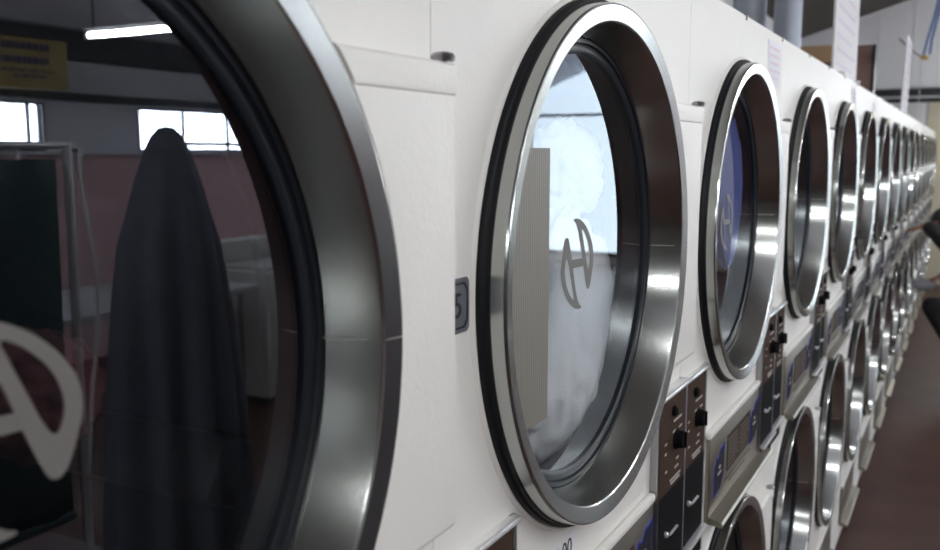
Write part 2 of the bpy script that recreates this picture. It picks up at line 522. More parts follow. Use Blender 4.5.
# tub ring and drum
ME['tub'] = lathe_mesh('tub', 'tub', [(-0.004, 0.3035), (-0.032, 0.262), (-0.055, 0.262), (-0.075, 0.285), (-0.10, 0.30)], 72)
bm = bmesh.new()
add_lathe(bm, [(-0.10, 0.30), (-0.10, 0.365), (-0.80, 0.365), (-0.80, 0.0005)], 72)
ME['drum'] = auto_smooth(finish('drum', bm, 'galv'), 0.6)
ME['baffle'] = box_mesh('baffle', 'galv', -0.78, -0.12, -0.03, 0.03, 0.29, 0.364, bevel=.012)
# the emblem printed on the glass
RO = [(-0.0161, .0565), (-0.0059, .0584), (0.0082, .0554), (0.0264, .0463), (0.0417, .0317), (0.0515, .0159), (0.0537, .0006), (0.0492, -.0155), (0.0432, -.0313), (0.0375, -.0366), (0.0315, -.0347), (0.0258, -.0209), (0.0192, -.004), (0.011, .0209), (0.0032, .0400), (-0.0056, .0524)]
RH = [(0.01, .0461), (0.0231, .0385), (0.0369, .0240), (0.0429, .0071), (0.0419, -.0037), (0.0372, -.0136), (0.0309, -.0053), (0.0228, .0145), (0.0147, .0338)]
LO = [(-a, -b) for a, b in RO]
LH = [(-a, -b) for a, b in RH]
CB = [(-0.0323, .0067), (0.0188, .0054), (0.0229, -.0044), (-0.0279, -.0036)]
def smooth_loop(lp, it=2):
    for _ in range(it):
        out = []
        for i in range(len(lp)):
            a, b = lp[i], lp[(i + 1) % len(lp)]
            out += [(a[0] * .75 + b[0] * .25, a[1] * .75 + b[1] * .25), (a[0] * .25 + b[0] * .75, a[1] * .25 + b[1] * .75)]
        lp = out
    return lp
bm = bmesh.new()
for lps in ([RO, RH], [LO, LH]):
    tmp = poly_plate('tmp', 'decal', [smooth_loop(q) for q in lps], GX + .0006, .0003)
    bm.from_mesh(tmp)
    bpy.data.meshes.remove(tmp)
tmp = poly_plate('tmp', 'decal', [[(-0.0225, .0070), (0.0165, .0058), (0.0205, -.0042), (-0.0185, -.0034)]], GX + .0006, .0003)
bm.from_mesh(tmp)
bpy.data.meshes.remove(tmp)
ME['emblem'] = finish('emblem', bm, 'decal')
def strip_shape():
    r = 0.2565
    pts = [(-0.091, 0.144), (-0.091, -0.175)]
    a0 = math.atan2(-0.175, -math.sqrt(r * r - .175 ** 2))
    a1 = math.atan2(0.144, -math.sqrt(r * r - .144 ** 2))
    a0 += 2 * PI
    for i in range(15):
        a = a0 + (a1 - a0) * i / 14
        pts.append((r * math.cos(a), r * math.sin(a)))
    return pts
ME['striped_strip'] = poly_plate('striped_strip', 'stripe', [strip_shape()], GX + .0005, .0003)
# hinge block on the right of each door
bm = bmesh.new()
RB, ZT, ZB, YE = 0.3165, .211, -.191, HALF - .0006
ol = [(YE, ZT), (YE, ZB)]
for i in range(33):
    z = ZB + (ZT - ZB) * i / 32
    ol.append((math.sqrt(RB * RB - z * z), z))
f0 = bm.faces.new([bm.verts.new((0.0, y, z)) for y, z in ol])
r_ = bmesh.ops.extrude_face_region(bm, geom=[f0])
vtop = [v for v in r_['geom'] if isinstance(v, bmesh.types.BMVert)]
bmesh.ops.translate(bm, verts=vtop, vec=(.0235, 0, 0))
es = [e for e in bm.edges if all(v.co.x > .02 for v in e.verts) and (all(abs(v.co.z - ZT) < 1e-5 for v in e.verts) or all(abs(v.co.z - ZB) < 1e-5 for v in e.verts))]
bmesh.ops.bevel(bm, geom=es, offset=.007, segments=4, profile=.5, affect='EDGES')
ME['hinge_block'] = auto_smooth(finish('hinge_block', bm, 'cream'), 0.5)
bm = bmesh.new()
ol = [(YE + .0005, ZT + .001), (YE + .0005, .184)] + [(math.sqrt(RB * RB - z * z) + .001, z) for z in (.184, .193, .202, ZT + .001)]
f0 = bm.faces.new([bm.verts.new((.003, y, z)) for y, z in ol])
r_ = bmesh.ops.extrude_face_region(bm, geom=[f0])
bmesh.ops.translate(bm, verts=[v for v in r_['geom'] if isinstance(v, bmesh.types.BMVert)], vec=(.0225, 0, 0))
es = [e for e in bm.edges if all(v.co.x > .02 for v in e.verts) and (all(abs(v.co.z - ZT - .001) < 1e-5 for v in e.verts) or all(abs(v.co.z - .184) < 1e-5 for v in e.verts))]
bmesh.ops.bevel(bm, geom=es, offset=.005, segments=3, profile=.5, affect='EDGES')
ME['block_cap'] = auto_smooth(finish('block_cap', bm, 'cream'), 0.5)
bm = bmesh.new()
prof = [(0.0, .0095), (.0035, .0105), (.0065, .0085), (.0075, .004)]
add_lathe(bm, [(x, r) for x, r in prof], 20, cap0=True, cap1=True)
add_lathe(bm, [(-.006, .0045), (0.0, .0045)], 12, cap0=True)
bmesh.ops.rotate(bm, verts=bm.verts[:], cent=(0, 0, 0), matrix=Matrix.Rotation(-PI / 2, 3, 'Y'))
ME['bolt'] = auto_smooth(finish('bolt', bm, 'dull_chrome'), 0.8)

# coin controls: frame, brown faceplate, knob, lamp, coin recess with slide, chrome lip
def control_meshes(tag_, x0, y0, y1, zt, zb):
    zc = zt - .162        # coin recess starts here
    bm = bmesh.new()
    f = .010
    add_box(bm, 0, x0, y0, y0 + f, zb, zt, bevel=.0015)
    add_box(bm, 0, x0, y1 - f, y1, zb, zt, bevel=.0015)
    add_box(bm, 0, x0 - .003, y0 + f, y1 - f, zb, zt - .004)
    ME[tag_ + 'control_frame'] = finish('control_frame', bm, 'dull_chrome')
    ME[tag_ + 'top_trim'] = box_mesh('top_trim', 'chrome', 0.0, x0 + .006, y0, y1, zt - .008, zt, bevel=.0035)
    ME[tag_ + 'faceplate'] = box_mesh('faceplate', 'brown', x0 - .003, x0 + .0006, y0 + .002, y1 - f - .004, zc, zt - .007)
    yc = (y0 + y1) / 2
    bm = bmesh.new()
    add_lathe(bm, [(x0, .0165), (x0 + .003, .0170), (x0 + .004, .0145), (x0 + .013, .0138), (x0 + .0145, .012)], 28, cap0=True, cap1=True)
    add_box(bm, x0 + .014, x0 + .018, -.002, .002, -.0125, .0125)
    ME[tag_ + 'knob'] = auto_smooth(finish('knob', bm, 'black'), 0.6)
    ME[tag_ + 'lamp_lens'] = lathe_mesh('lamp_lens', 'black', [(x0, .0085), (x0 + .005, .0085), (x0 + .008, .005), (x0 + .0085, .0005)], 18)
    bm = bmesh.new()
    rr = random.Random(3)
    xx = x0 + .0010
    for zz, w, yo in ((zt - .055, .045, 0.018), (zt - .072, .018, .0), (zt - .072, .018, .035), (zt - .082, .012, -.045), (zt - .098, .010, -.045),
                      (zt - .122, .014, .022), (zt - .128, .010, -.040), (zt - .135, .022, .018), (zt - .150, .060, .012), (zt - .156, .05, .012)):
        add_box(bm, xx - .0004, xx, yc + yo - w / 2, yc + yo + w / 2, zz, zz + .0035)
    ME[tag_ + 'print'] = finish('print', bm, 'print')
    ME[tag_ + 'coin_recess'] = box_mesh('coin_recess', 'black', x0 - .003, x0 + .0004, y0 + .004, y1 - f, zb + .004, zc)
    ME[tag_ + 'coin_slide'] = box_mesh('coin_slide', 'chrome', x0 - .001, x0 + .004, yc - .014, yc + .030, (zc + zb) / 2 + .020, (zc + zb) / 2 + .0235, bevel=.001)
    ME[tag_ + 'coin_button'] = lathe_mesh('coin_button', 'chrome', [(x0 - .001, .005), (x0 + .004, .005), (x0 + .006, .003), (x0 + .0062, .0004)], 14)
    ME[tag_ + 'chrome_lip'] = box_mesh('chrome_lip', 'chrome', x0 - .002, x0 + .012, y0 + .006, y1 - .006, zb + .045, zb + .053, bevel=.002)
    return yc, zt, zc, zb
CL = control_meshes('l_', 0.0065, -0.392, -0.238, 1.341, 0.985)
CR = control_meshes('r_', 0.0145, 0.245, 0.3995, 1.349, 0.99)

# lint panel below each door
ME['lint_panel'] = box_mesh('lint_panel', 'panel_steel', 0.0, 0.009, -0.205, 0.243, -0.558, -0.392, bevel=.002)
ME['panel_trim'] = box_mesh('panel_trim', 'cream', 0.0, 0.012, -0.218, 0.243, -0.392, -0.378, bevel=.004)
bm = bmesh.new()
q = [(0.004, -.548), (0.010, -.549), (0.033, -.555), (0.036, -.559), (0.034, -.565), (0.004, -.562)]
A = [bm.verts.new((x, -0.200, z)) for x, z in q]
B = [bm.verts.new((x, 0.300, z)) for x, z in q]
bm.faces.new(A); bm.faces.new(B[::-1])
for i in range(len(q)):
    j = (i + 1) % len(q)
    bm.faces.new((A[i], A[j], B[j], B[i]))
ME['panel_lip'] = finish('panel_lip', bm, 'panel_steel')
ME['plaque'] = box_mesh('plaque', 'plaque', .009, .0098, -0.066, 0.150, -0.500, -0.425)
bm = bmesh.new()
rr = random.Random(5)
for c0, c1 in ((-.058, .036), (.048, .142)):
    for r_ in range(7):
        z = -.434 - r_ * .0092
        add_box(bm, .0098, .0100, c0, c0 + (c1 - c0) * rr.uniform(.7, 1), z - .0035, z)
ME['plaque_print'] = finish('plaque_print', bm, 'plaque_line')
lab_shape = [(-.041, -.046), (.012, -.040), (.036, -.020), (.041, .046), (.006, .040), (-.008, .026), (-.024, .030), (-.041, .014)]
ME['blue_label'] = poly_plate('blue_label', 'label_blue', [lab_shape], .0091, .0006)
ME['label_face'] = poly_plate('label_face', 'label_dark', [[(a * .93, b * .93) for a, b in lab_shape]], .0097, .0004)
bm = bmesh.new()
for z, w in ((-.008, .030), (.004, .016)):
    add_box(bm, .0101, .0104, -w / 2, w / 2, z, z + .006)
ME['label_print'] = finish('label_print', bm, 'print')
bm = bmesh.new()
for i, z in enumerate((-.518, -.528)):
    add_box(bm, .009, .0094, -.07 + i * .03, .16 - i * .05, z, z + .005)
ME['panel_print'] = finish('panel_print', bm, 'plaque_line')
ME['finger_slot'] = box_mesh('finger_slot', 'black', 0.0, 0.006, 0.06, 0.20, -0.590, -0.580, bevel=.002)
ME['top_clip'] = box_mesh('top_clip', 'dark_gap', -0.012, 0.002, -0.005, 0.005, TOP - .008, TOP + .004, bevel=.002)

NAMES = ['nearest cream dryer stack, its big steel door cut off by the left edge',
         'second cream dryer stack, tan striped strip on its upper door glass',
         'third cream dryer stack, pink lettered notice beside its upper door',
         'fourth cream dryer stack from the left, small door ring right of blue laundry',
         'fifth cream dryer stack from the left along the row',
         'sixth cream dryer stack from the left along the row',
         'seventh cream dryer stack from the left along the row',
         'eighth cream dryer stack from the left along the row',
         'ninth cream dryer stack, the one the crouching person reaches for',
         'tenth cream dryer stack, just beyond the reaching hand',
         'eleventh cream dryer stack, sixth from the far end of the row',
         'twelfth cream dryer stack, fifth from the far end of the row',
         'thirteenth cream dryer stack, fourth from the far end of the row',
         'fourteenth cream dryer stack, third from the far end of the row',
         'fifteenth cream dryer stack, last but one at the far end',
         'last cream dryer stack at the far end of the row']

def build_stack(k):
    T = thing('stacked_dryer', NAMES[k], 'dryer', (0, k * PITCH_Y + .008, 0), 0, 'stacked dryers along the wall')
    put('cabinet', ME['cabinet'], T)
    put('plinth', ME['plinth'], T)
    put('front_panel', ME['front_panel'], T)
    for y in (0.0, 0.393):
        put('top_clip', ME['top_clip'], T, (0, y, 0))
    for u, cz in enumerate(CZ):
        yo = -.008
        D = put('door', ME['door'], T, (0, yo, cz))
        put('door_gasket', ME['door_gasket'], D)
        put('glass_gasket', ME['glass_gasket'], D)
        put('glass', ME['glass'], D)
        put('weld_seam', ME['weld_seam'], D)
        em = put('emblem', ME['emblem'], D)
        if k == 0:
            em.location = (0, .008, -.001)
            em.scale = (1, 1.12, 1.02)
        if k == 1 and u == 0:
            put('striped_strip', ME['striped_strip'], D)
        put('collar', ME['collar'], T, (0, yo, cz))
        put('tub_ring', ME['tub'], T, (0, yo, cz))
        dr = put('drum', ME['drum'], T, (0, yo, cz))
        if k < 6:
            for a in range(3):
                put('baffle', ME['baffle'], dr, rot=(a * 2 * PI / 3 + 2.2, 0, 0))
        hb = put('hinge_block', ME['hinge_block'], T, (0, 0, cz))
        put('block_cap', ME['block_cap'], hb)
        put('bolt', ME['bolt'], hb, (0.019, .388, .2125))
        lp = put('lint_panel', ME['lint_panel'], T, (0, 0, cz))
        put('panel_trim', ME['panel_trim'], lp)
        put('panel_lip', ME['panel_lip'], lp)
        if u == 0:
            pq = put('plaque', ME['plaque'], T, (0, 0, cz))
            put('plaque_print', ME['plaque_print'], pq)
            for y, z in ((-.130, -.476), (.196, -.462)):
                bl = put('blue_label', ME['blue_label'], T, (0, y, cz + z))
                put('label_face', ME['label_face'], bl)
                put('label_print', ME['label_print'], bl)
            put('panel_print', ME['panel_print'], lp)
            put('finger_slot', ME['finger_slot'], T, (0, 0, cz))
    for t, (yc, zt, zc, zb) in (('l_', CL), ('r_', CR)):
        fr = put('control_frame', ME[t + 'control_frame'], T)
        put('top_trim', ME[t + 'top_trim'], fr)
        put('faceplate', ME[t + 'faceplate'], fr)
        put('print', ME[t + 'print'], fr)
        put('knob', ME[t + 'knob'], fr, (0, yc + .012, zt - .086))
        put('lamp_lens', ME[t + 'lamp_lens'], fr, (0, yc - .008, zt - .035))
        put('coin_recess', ME[t + 'coin_recess'], fr)
        put('coin_slide', ME[t + 'coin_slide'], fr)
        put('coin_button', ME[t + 'coin_button'], fr, (0, yc - .035, (zc + zb) / 2 + .03))
        put('chrome_lip', ME[t + 'chrome_lip'], fr)
    return T

STACKS = {k: build_stack(k) for k in range(0, 16)}

# number plate on the second stack, partly hidden by the first stack's hinge block
npz = 1.5795
T1 = STACKS[1]
y1 = -.335
oct_ = lambda w, h, c: [(-w + c, -h), (w - c, -h), (w, -h + c), (w, h - c), (w - c, h), (-w + c, h), (-w, h - c), (-w, -h + c)]
NP = put('number_plate', poly_plate('number_plate', 'grey_plate', [oct_(.0325, .0255, .004)], 0.0, .0012), T1, (0, y1 - .0325, npz))
put('plate_border', poly_plate('plate_border', 'ink', [oct_(.0295, .0215, .006), oct_(.0275, .0195, .006)], .0012, .0003), NP)
put('plate_number', text_mesh('plate_number', 'ink', '5', .033), NP, (.0016, .0105, -.0005))
# time sticker under the second stack's upper door
TS = put('sticker', box_mesh('sticker', 'paper', 0.0, .0006, -.075, .075, -.042, .042), T1, (0, -.131, 1.214))
put('sticker_print', text_mesh('sticker_print', 'ink', '9:00', .032, .0002), TS, (.0008, .034, .024))

# ------------------------------------------------------------------ notices on the headers and boards on top
def notice(k, y0, y1, z0, z1, label, mat='lilac_paper', rows=5):
    t = thing('paper_notice', label, 'notice', (0.0, k * PITCH_Y, 0), 0, 'paper notices on the dryer row')
    put('sheet', box_mesh('sheet', mat, 0.0, .0008, y0, y1, z0, z1), t)
    bm = bmesh.new()
    r = random.Random(k)
    h = (z1 - z0) / (rows + 1)
    for i in range(rows):
        z = z1 - h * (i + .75)
        w = (y1 - y0) * r.uniform(.6, .86)
        yy = y0 + (y1 - y0 - w) / 2
        while w > 0.01:
            s = min(w, r.uniform(.018, .05))
            add_box(bm, .0008, .0011, yy, yy + s * .82, z - h * .32, z)
            yy += s
            w -= s
    put('lettering', finish('lettering', bm, 'pink_print'), t)
notice(2, .236, .392, 1.868, 1.966, 'white notice with pink lines on the third dryer stack header')
notice(4, .23, .385, 1.85, 1.96, 'white notice on the fifth dryer stack header')
notice(5, .25, .39, 1.84, 1.95, 'white notice on the sixth dryer stack header, farther of the small sheets')

def top_board(y0, y1, h, tilt, label, cat='sign', lines=17):
    t = thing('notice_board', label, cat, (-0.022, (y0 + y1) / 2, TOP + .001), 0, 'notice boards standing on the dryer row')
    t.rotation_euler = (0, tilt, 0)
    w = (y1 - y0) / 2
    put('board', box_mesh('board', 'paper', -.004, .004, -w, w, 0, h, bevel=.0015), t)
    bm = bmesh.new()
    r = random.Random(int(y0 * 10))
    for i in range(lines):
        z = h - (i + .8) * h / (lines + .6)
        yy = -w * .82
        end = w * r.uniform(.3, .8)
        while yy < end:
            s = r.uniform(.05, .13)
            add_box(bm, .004, .0045, yy, min(yy + s * .8, end), z - h / lines * .12, z + h / lines * .10)
            yy += s
    put('lettering', finish('lettering', bm, 'violet_print'), t)
    for s in (-1, 1):
        put('foot', box_mesh('foot', 'white_paint', -.03, .03, s * w * .7 - .01, s * w * .7 + .01, 0, .012, bevel=.003), t)
top_board(3.04, 3.72, .85, 0.0, 'tall white notice board with violet lines standing on the dryer row')
top_board(6.40, 7.00, .50, 0.03, 'narrow white board leaning above the far part of the dryer row', lines=8)

# ------------------------------------------------------------------ ducts and box behind the headers
for i, y in enumerate((2.62, 3.42, 4.24)):
    lab = ['grey exhaust duct above the dryers, leftmost of the three', 'grey exhaust duct above the dryers, middle of the three', 'grey exhaust duct above the dryers, right one beside the brown box'][i]
    d = thing('exhaust_duct', lab, 'duct', (-0.38, y, TOP), 0, 'exhaust ducts above the dryers')
    h = 1.75
    bm = bmesh.new()
    prof = [(0, .062), (h, .062)]
    add_lathe(bm, prof, 28)
    bmesh.ops.rotate(bm, verts=bm.verts[:], cent=(0, 0, 0), matrix=Matrix.Rotation(-PI / 2, 3, 'Y'))
    put('pipe', auto_smooth(finish('pipe', bm, 'duct')), d)
    for z in (0.0, .62, 1.24):
        bm = bmesh.new()
        add_lathe(bm, [(z, .0622), (z + .002, .067), (z + .05, .067), (z + .052, .0622)], 28)
        bmesh.ops.rotate(bm, verts=bm.verts[:], cent=(0, 0, 0), matrix=Matrix.Rotation(-PI / 2, 3, 'Y'))
        put('pipe_band', auto_smooth(finish('pipe_band', bm, 'duct')), d)
bx = thing('wooden_box', 'brown wooden box with a tan top edge on top of the dryers', 'box', (0, 5.2, TOP))
put('body', box_mesh('box_body', 'brown_wood', -.46, -.098, 0, .06, .0, .265, bevel=.004), bx)
put('top_rail', box_mesh('top_rail', 'tan_wood', -.47, -.19, -.025, .0, .235, .325, bevel=.004), bx)
put('lid', box_mesh('lid', 'brown_wood', -.46, -.098, 0, .06, .266, .318, bevel=.004), bx)
put('edge_trim', box_mesh('edge_trim', 'black_pipe', -.097, -.082, -.01, .06, .0, .318, bevel=.003), bx)

# ------------------------------------------------------------------ blue strap hanging by the far wall
st = thing('blue_strap', 'blue straps tied with a yellow knot, hanging high by the far wall', 'strap', (-.012, 9.0, 2.63))
def strap(pts):
    bm = bmesh.new()
    add_tube(bm, pts, .010, 8)
    return auto_smooth(finish('strap', bm, 'blue_cord'), .9)
put('strap', strap([(-.015, 0, -.04), (.01, 0, .10), (.05, 0, .28), (.10, 0, .55), (.16, 0, 1.0)]), st)
put('strap', strap([(.035, 0, -.03), (.045, 0, .10), (.08, 0, .30), (.14, 0, .60), (.20, 0, 1.0)]), st)
bm = bmesh.new()
bmesh.ops.create_icosphere(bm, subdivisions=2, radius=.032)
for v in bm.verts:
    v.co.x *= 1.2; v.co.z *= .7
    v.co += v.co.normalized() * .012 * noise.noise(v.co * 40)
bmesh.ops.translate(bm, verts=bm.verts[:], vec=(.0, 0, -.06))
put('knot', finish('knot', bm, 'gold', True), st)
put('string', tube_mesh('string', 'white_paint', [(-.03, 0, -.07), (-.028, 0, -.3), (-.03, 0, -.64)], .004, 6), st)
put('hook', tube_mesh('hook', 'black_pipe', [(-.03, 0, -.05), (-.10, 0, .0), (-.22, 0, .12)], .006, 6), st)

# ------------------------------------------------------------------ laundry inside the drums
def cloth_lump(name, mat, c, rad, seed, amp=.35, sub=5):
    bm = bmesh.new()
    bmesh.ops.create_icosphere(bm, subdivisions=sub, radius=1.0)
    off = Vector((seed * 3.1, seed * 1.7, seed * 5.3))
    for v in bm.verts:
        n = v.co.normalized()
        f = 1 + amp * noise.noise(n * 1.3 + off) + amp * .5 * (abs(noise.noise(n * 3.2 + off)) * 2 - .6) + amp * .12 * (abs(noise.noise(n * 6 + off)) * 2 - .6)
        v.co = Vector((n.x * rad[0], n.y * rad[1], n.z * rad[2])) * f
    return put(name, finish(name, bm, mat, True), None, c)
tag(cloth_lump('towel', 'towel', (-.105, .95, 1.46), (.055, .185, .18), 2, .2), 'white towel tumbling low behind the second upper door glass', 'towel', 'white towels in the second upper dryer')
tag(cloth_lump('towel', 'towel', (-.13, 1.00, 1.70), (.055, .09, .075), 5, .22), 'smaller white towel up behind the second upper door glass', 'towel', 'white towels in the second upper dryer')
tag(cloth_lump('blue_garment', 'blue_cloth', (-.050, 1.73, 1.63), (.016, .115, .165), 9, .12), 'crumpled blue garment behind the third upper door glass', 'garment')
tag(cloth_lump('beige_garment', 'tan_cloth', (-.125, 1.64, 1.43), (.06, .12, .07), 11, .22), 'crumpled beige garment behind the third upper door glass', 'garment')
tag(cloth_lump('maroon_garment', 'maroon', (-.20, .16, 1.54), (.05, .05, .05), 13, .22), 'dark maroon garment behind the nearest door glass emblem', 'garment')

# ------------------------------------------------------------------ things across the aisle, mirrored in the nearest glass
# draped cloth on a pole
dc = thing('draped_cloth', 'tall charcoal cloth draped to a point, mirrored in the nearest door glass', 'cloth', (1.72, 1.77, 0))
prof = [(1.80, .004), (1.795, .024), (1.77, .048), (1.72, .072), (1.64, .098), (1.54, .122), (1.44, .148), (1.25, .172), (1.0, .195), (.7, .21), (.35, .225), (.12, .235)]
bm = bmesh.new()
n = 96
rings = []
for z, r in prof:
    ring = []
    for i in range(n):
        a = 2 * PI * i / n
        fold = (1.80 - z) / 1.7
        rr_ = r * (1 + (.06 + .10 * fold) * math.sin(a * 11 + .9 * math.sin(a * 2)) * min(1, fold * 3 + .2) + .05 * math.sin(a * 4 + 1.0))
        bump = .05 * math.exp(-((z - 1.40) / .18) ** 2) * max(0, math.cos(a + 1.9)) ** 4
        ring.append(bm.verts.new(((rr_ + bump) * math.cos(a), (rr_ + bump) * math.sin(a), z)))
    rings.append(ring)
for a_, b_ in zip(rings, rings[1:]):
    for i in range(n):
        bm.faces.new((a_[i], a_[(i + 1) % n], b_[(i + 1) % n], b_[i]))
bm.faces.new(rings[0])
put('cloth', finish('cloth', bm, 'dark_cloth', True), dc)
put('pole', tube_mesh('pole', 'dull_chrome', [(0, 0, .02), (0, 0, 1.78)], .015), dc)
put('base', lathe_mesh('base', 'black', [(0, 0)], 3) if False else box_mesh('base', 'black', -.2, .2, -.2, .2, 0, .03, bevel=.01), dc)

# rolling cart with hanging rail and dark cloth
ct = thing('garment_cart', 'chrome rolling cart with hanging rail, mirrored in the nearest door glass', 'cart', (2.2, 1.55, 0))
for y in (-.45, .235):
    put('post', tube_mesh('post', 'chrome', [(0, y, .30), (0, y, 1.76)], .013, 12), ct)
put('rail', tube_mesh('rail', 'chrome', [(0, -.47, 1.745), (0, .25, 1.745)], .012, 12), ct)
put('basket', box_mesh('basket', 'dull_chrome', -.19, .25, -.47, .26, .25, .34, bevel=.01), ct)
for x in (-.15, .2):
    for y in (-.4, .2):
        bm = bmesh.new()
        add_lathe(bm, [(-.012, .045), (.012, .045)], 20, cap0=True, cap1=True)
        put('wheel', finish('wheel', bm, 'black'), ct, (x, y, .045))
        put('caster_stem', tube_mesh('caster_stem', 'dull_chrome', [(x, y, .09), (x, y, .255)], .01, 8), ct)
hc = thing('hung_cloth', 'dark teal cloth hung over the cart rail, mirrored at far left', 'cloth', (2.2, 1.42, 0))
bm = bmesh.new()
for s in (-1, 1):
    g = []
    for i in range(25):
        y = -.32 + .62 * i / 24
        g.append([bm.verts.new((s * (.020 + .010 * math.sin(i * .9 + j * .2)) , y, 1.70 - j * .11)) for j in range(12)])
    for i in range(24):
        for j in range(11):
            bm.faces.new((g[i][j], g[i + 1][j], g[i + 1][j + 1], g[i][j + 1]))
    if s == -1:
        g0 = g
for i in range(24):
    bm.faces.new((g0[i][0], g0[i + 1][0], g[i + 1][0], g[i][0]))
    bm.faces.new((g0[i][11], g[i][11], g[i + 1][11], g0[i + 1][11]))
put('fabric', finish('fabric', bm, 'teal_cloth', True), hc)
put('hem', box_mesh('hem', 'teal_cloth', -.032, .032, -.32, .30, .47, .50, bevel=.01), hc)
for y in (-.2, .18):
    put('hook', tube_mesh('hook', 'chrome', [(0, y, 1.69), (0, y, 1.735), (.012, y, 1.755)], .006, 8), hc)

hs = thing('hose', 'thin pale hose hanging in a curve beside the cart, mirrored in the nearest glass', 'hose', (2.6, 2.15, 0))
put('tubing', tube_mesh('tubing', 'white_paint', [(0, 0, 1.72), (.01, .0, 1.62), (0, .02, 1.45), (0, .05, 1.25), (0, .04, 1.02), (0, .0, .80), (.02, -.03, .4), (.02, -.03, .02)], .008, 10), hs)
put('stand', tube_mesh('stand', 'dull_chrome', [(.05, -.03, 0), (.05, -.03, 1.73), (.0, 0, 1.73)], .010, 10), hs)
put('stand_base', box_mesh('stand_base', 'black', -.07, .17, -.15, .09, 0, .02, bevel=.006), hs)

# yellow sign on the beam
ys_ = thing('wall_sign', 'yellow sign with navy lettering, mirrored at the upper left', 'sign', (5.68, 4.40, 2.20))
put('board', box_mesh('board', 'yellow_sign', 0, .012, -.62, .12, .0, .36, bevel=.003), ys_)
bm = bmesh.new()
r = random.Random(12)
for z, hh, a, b in ((.30, .052, -.56, -.02), (.20, .052, -.56, -.04), (.125, .022, -.44, .02), (.085, .022, -.34, -.05)):
    y = a
    while y < b:
        s = r.uniform(.03, .06) if hh > .04 else r.uniform(.05, .10)
        add_box(bm, -.001, .0, y, min(b, y + s * .75), z - hh / 2, z + hh / 2)
        y += s
put('lettering', finish('lettering', bm, 'navy_print'), ys_)
put('bracket', box_mesh('bracket', 'black_pipe', .012, .32, -.02, .02, .30, .33), ys_)

# folding tables and washers along the middle of the room
tb = thing('folding_table', 'pale folding table in the middle of the room, mirrored below the red wall', 'table', (3.9, 3.2, 0))
put('table_top', box_mesh('table_top', 'tabletop', -.45, .45, -.9, .9, .86, .90, bevel=.006), tb)
for x in (-.38, .38):
    for y in (-.8, .8):
        put('leg', tube_mesh('leg', 'dull_chrome', [(x, y, 0), (x, y, .86)], .02, 10), tb)
bxw = thing('white_carton', 'white carton standing on the folding table in the mirror image', 'carton', (4.05, 3.9, .90))
put('carton_body', box_mesh('carton_body', 'white_paint', -.12, .12, -.15, .15, 0, .22, bevel=.004), bxw)
put('carton_flap', box_mesh('carton_flap', 'white_paint', -.12, .0, -.15, .15, .221, .226), bxw)
def washer(y, lab):
    w = thing('top_washer', lab, 'washer', (4.0, y, 0), 0, 'washers in the middle of the room')
    put('body', box_mesh('washer_body', 'washer_white', -.33, .33, -.34, .34, .05, .92, bevel=.015), w)
    put('lid', box_mesh('washer_lid', 'washer_white', -.27, .15, -.28, .28, .921, .945, bevel=.008), w)
    put('control_box', box_mesh('control_box', 'washer_white', .17, .33, -.34, .34, .921, 1.10, bevel=.02), w)
    put('plinth', box_mesh('washer_plinth', 'base', -.30, .30, -.31, .31, 0, .05), w)
for i in range(5):
    washer(4.75 + i * .72, ['white washer nearest the folding table in the mirror image', 'white washer, second from the folding table', 'white washer, third from the folding table', 'white washer, fourth from the folding table', 'white washer farthest from the folding table'][i])

# ------------------------------------------------------------------ crouching person at the right edge
def capsule(bm, a, b, ra, rb, n=14):
    a, b = Vector(a), Vector(b)
    d = (b - a)
    L = d.length
    t = d.normalized()
    pts, rs = [], []
    for i in range(5):
        th = PI / 2 * i / 4
        pts.append(a - t * ra * math.cos(th)); rs.append(max(.0008, ra * math.sin(th)))
    for i in range(1, 4):
        f = i / 4
        pts.append(a + d * f); rs.append(ra + (rb - ra) * f)
    for i in range(5):
        th = PI / 2 * i / 4
        pts.append(b + t * rb * math.sin(th)); rs.append(max(.0008, rb * math.cos(th)))
    add_tube(bm, pts, rs, n)

PY = 6.73            # in front of the ninth stack's right-hand control
P = lambda x, y, z: (x, PY + y, z)
person = thing('person', 'person in black clothes crouching at the right edge, hand on a dryer control', 'person', (0.55, PY, 0))
bm = bmesh.new()
# (from, to, radius, radius, material) -- 0 skin, 1 black top, 2 black trousers, 3 black boots
BONES = [
    (P(.66, .15, .50), P(.62, .15, .60), .150, .140, 2), (P(.62, .15, .60), P(.52, .15, .84), .138, .128, 1), (P(.53, .15, .84), P(.40, .15, 1.00), .128, .135, 1),
    (P(.38, .00, 1.08), P(.38, .30, 1.08), .068, .068, 1), (P(.38, .15, 1.05), P(.33, .15, 1.16), .058, .052, 0),
    # near arm reaching to the control
    (P(.38, -.02, 1.09), P(.29, -.15, 1.12), .060, .052, 1), (P(.29, -.15, 1.12), P(.190, -.06, 1.215), .052, .046, 1), (P(.185, -.06, 1.215), P(.150, -.035, 1.225), .030, .027, 0),
    # far arm, holding the grey cloth
    (P(.38, .32, 1.08), P(.36, .26, .90), .054, .044, 1), (P(.36, .26, .90), P(.30, .16, .87), .042, .034, 1), (P(.30, .16, .87), P(.275, .14, .865), .028, .026, 0),
    # near leg, knee forward
    (P(.63, .06, .56), P(.235, .02, .665), .100, .070, 2), (P(.235, .02, .655), P(.42, .01, .36), .066, .060, 2), (P(.42, .01, .36), P(.54, .01, .10), .056, .042, 2), (P(.55, .01, .05), P(.36, .01, .035), .042, .034, 3),
    # far leg
    (P(.63, .25, .54), P(.26, .30, .58), .100, .070, 2), (P(.26, .30, .57), P(.44, .30, .32), .064, .058, 2), (P(.44, .30, .32), P(.56, .30, .10), .054, .042, 2), (P(.57, .30, .05), P(.38, .30, .035), .042, .034, 3),
]
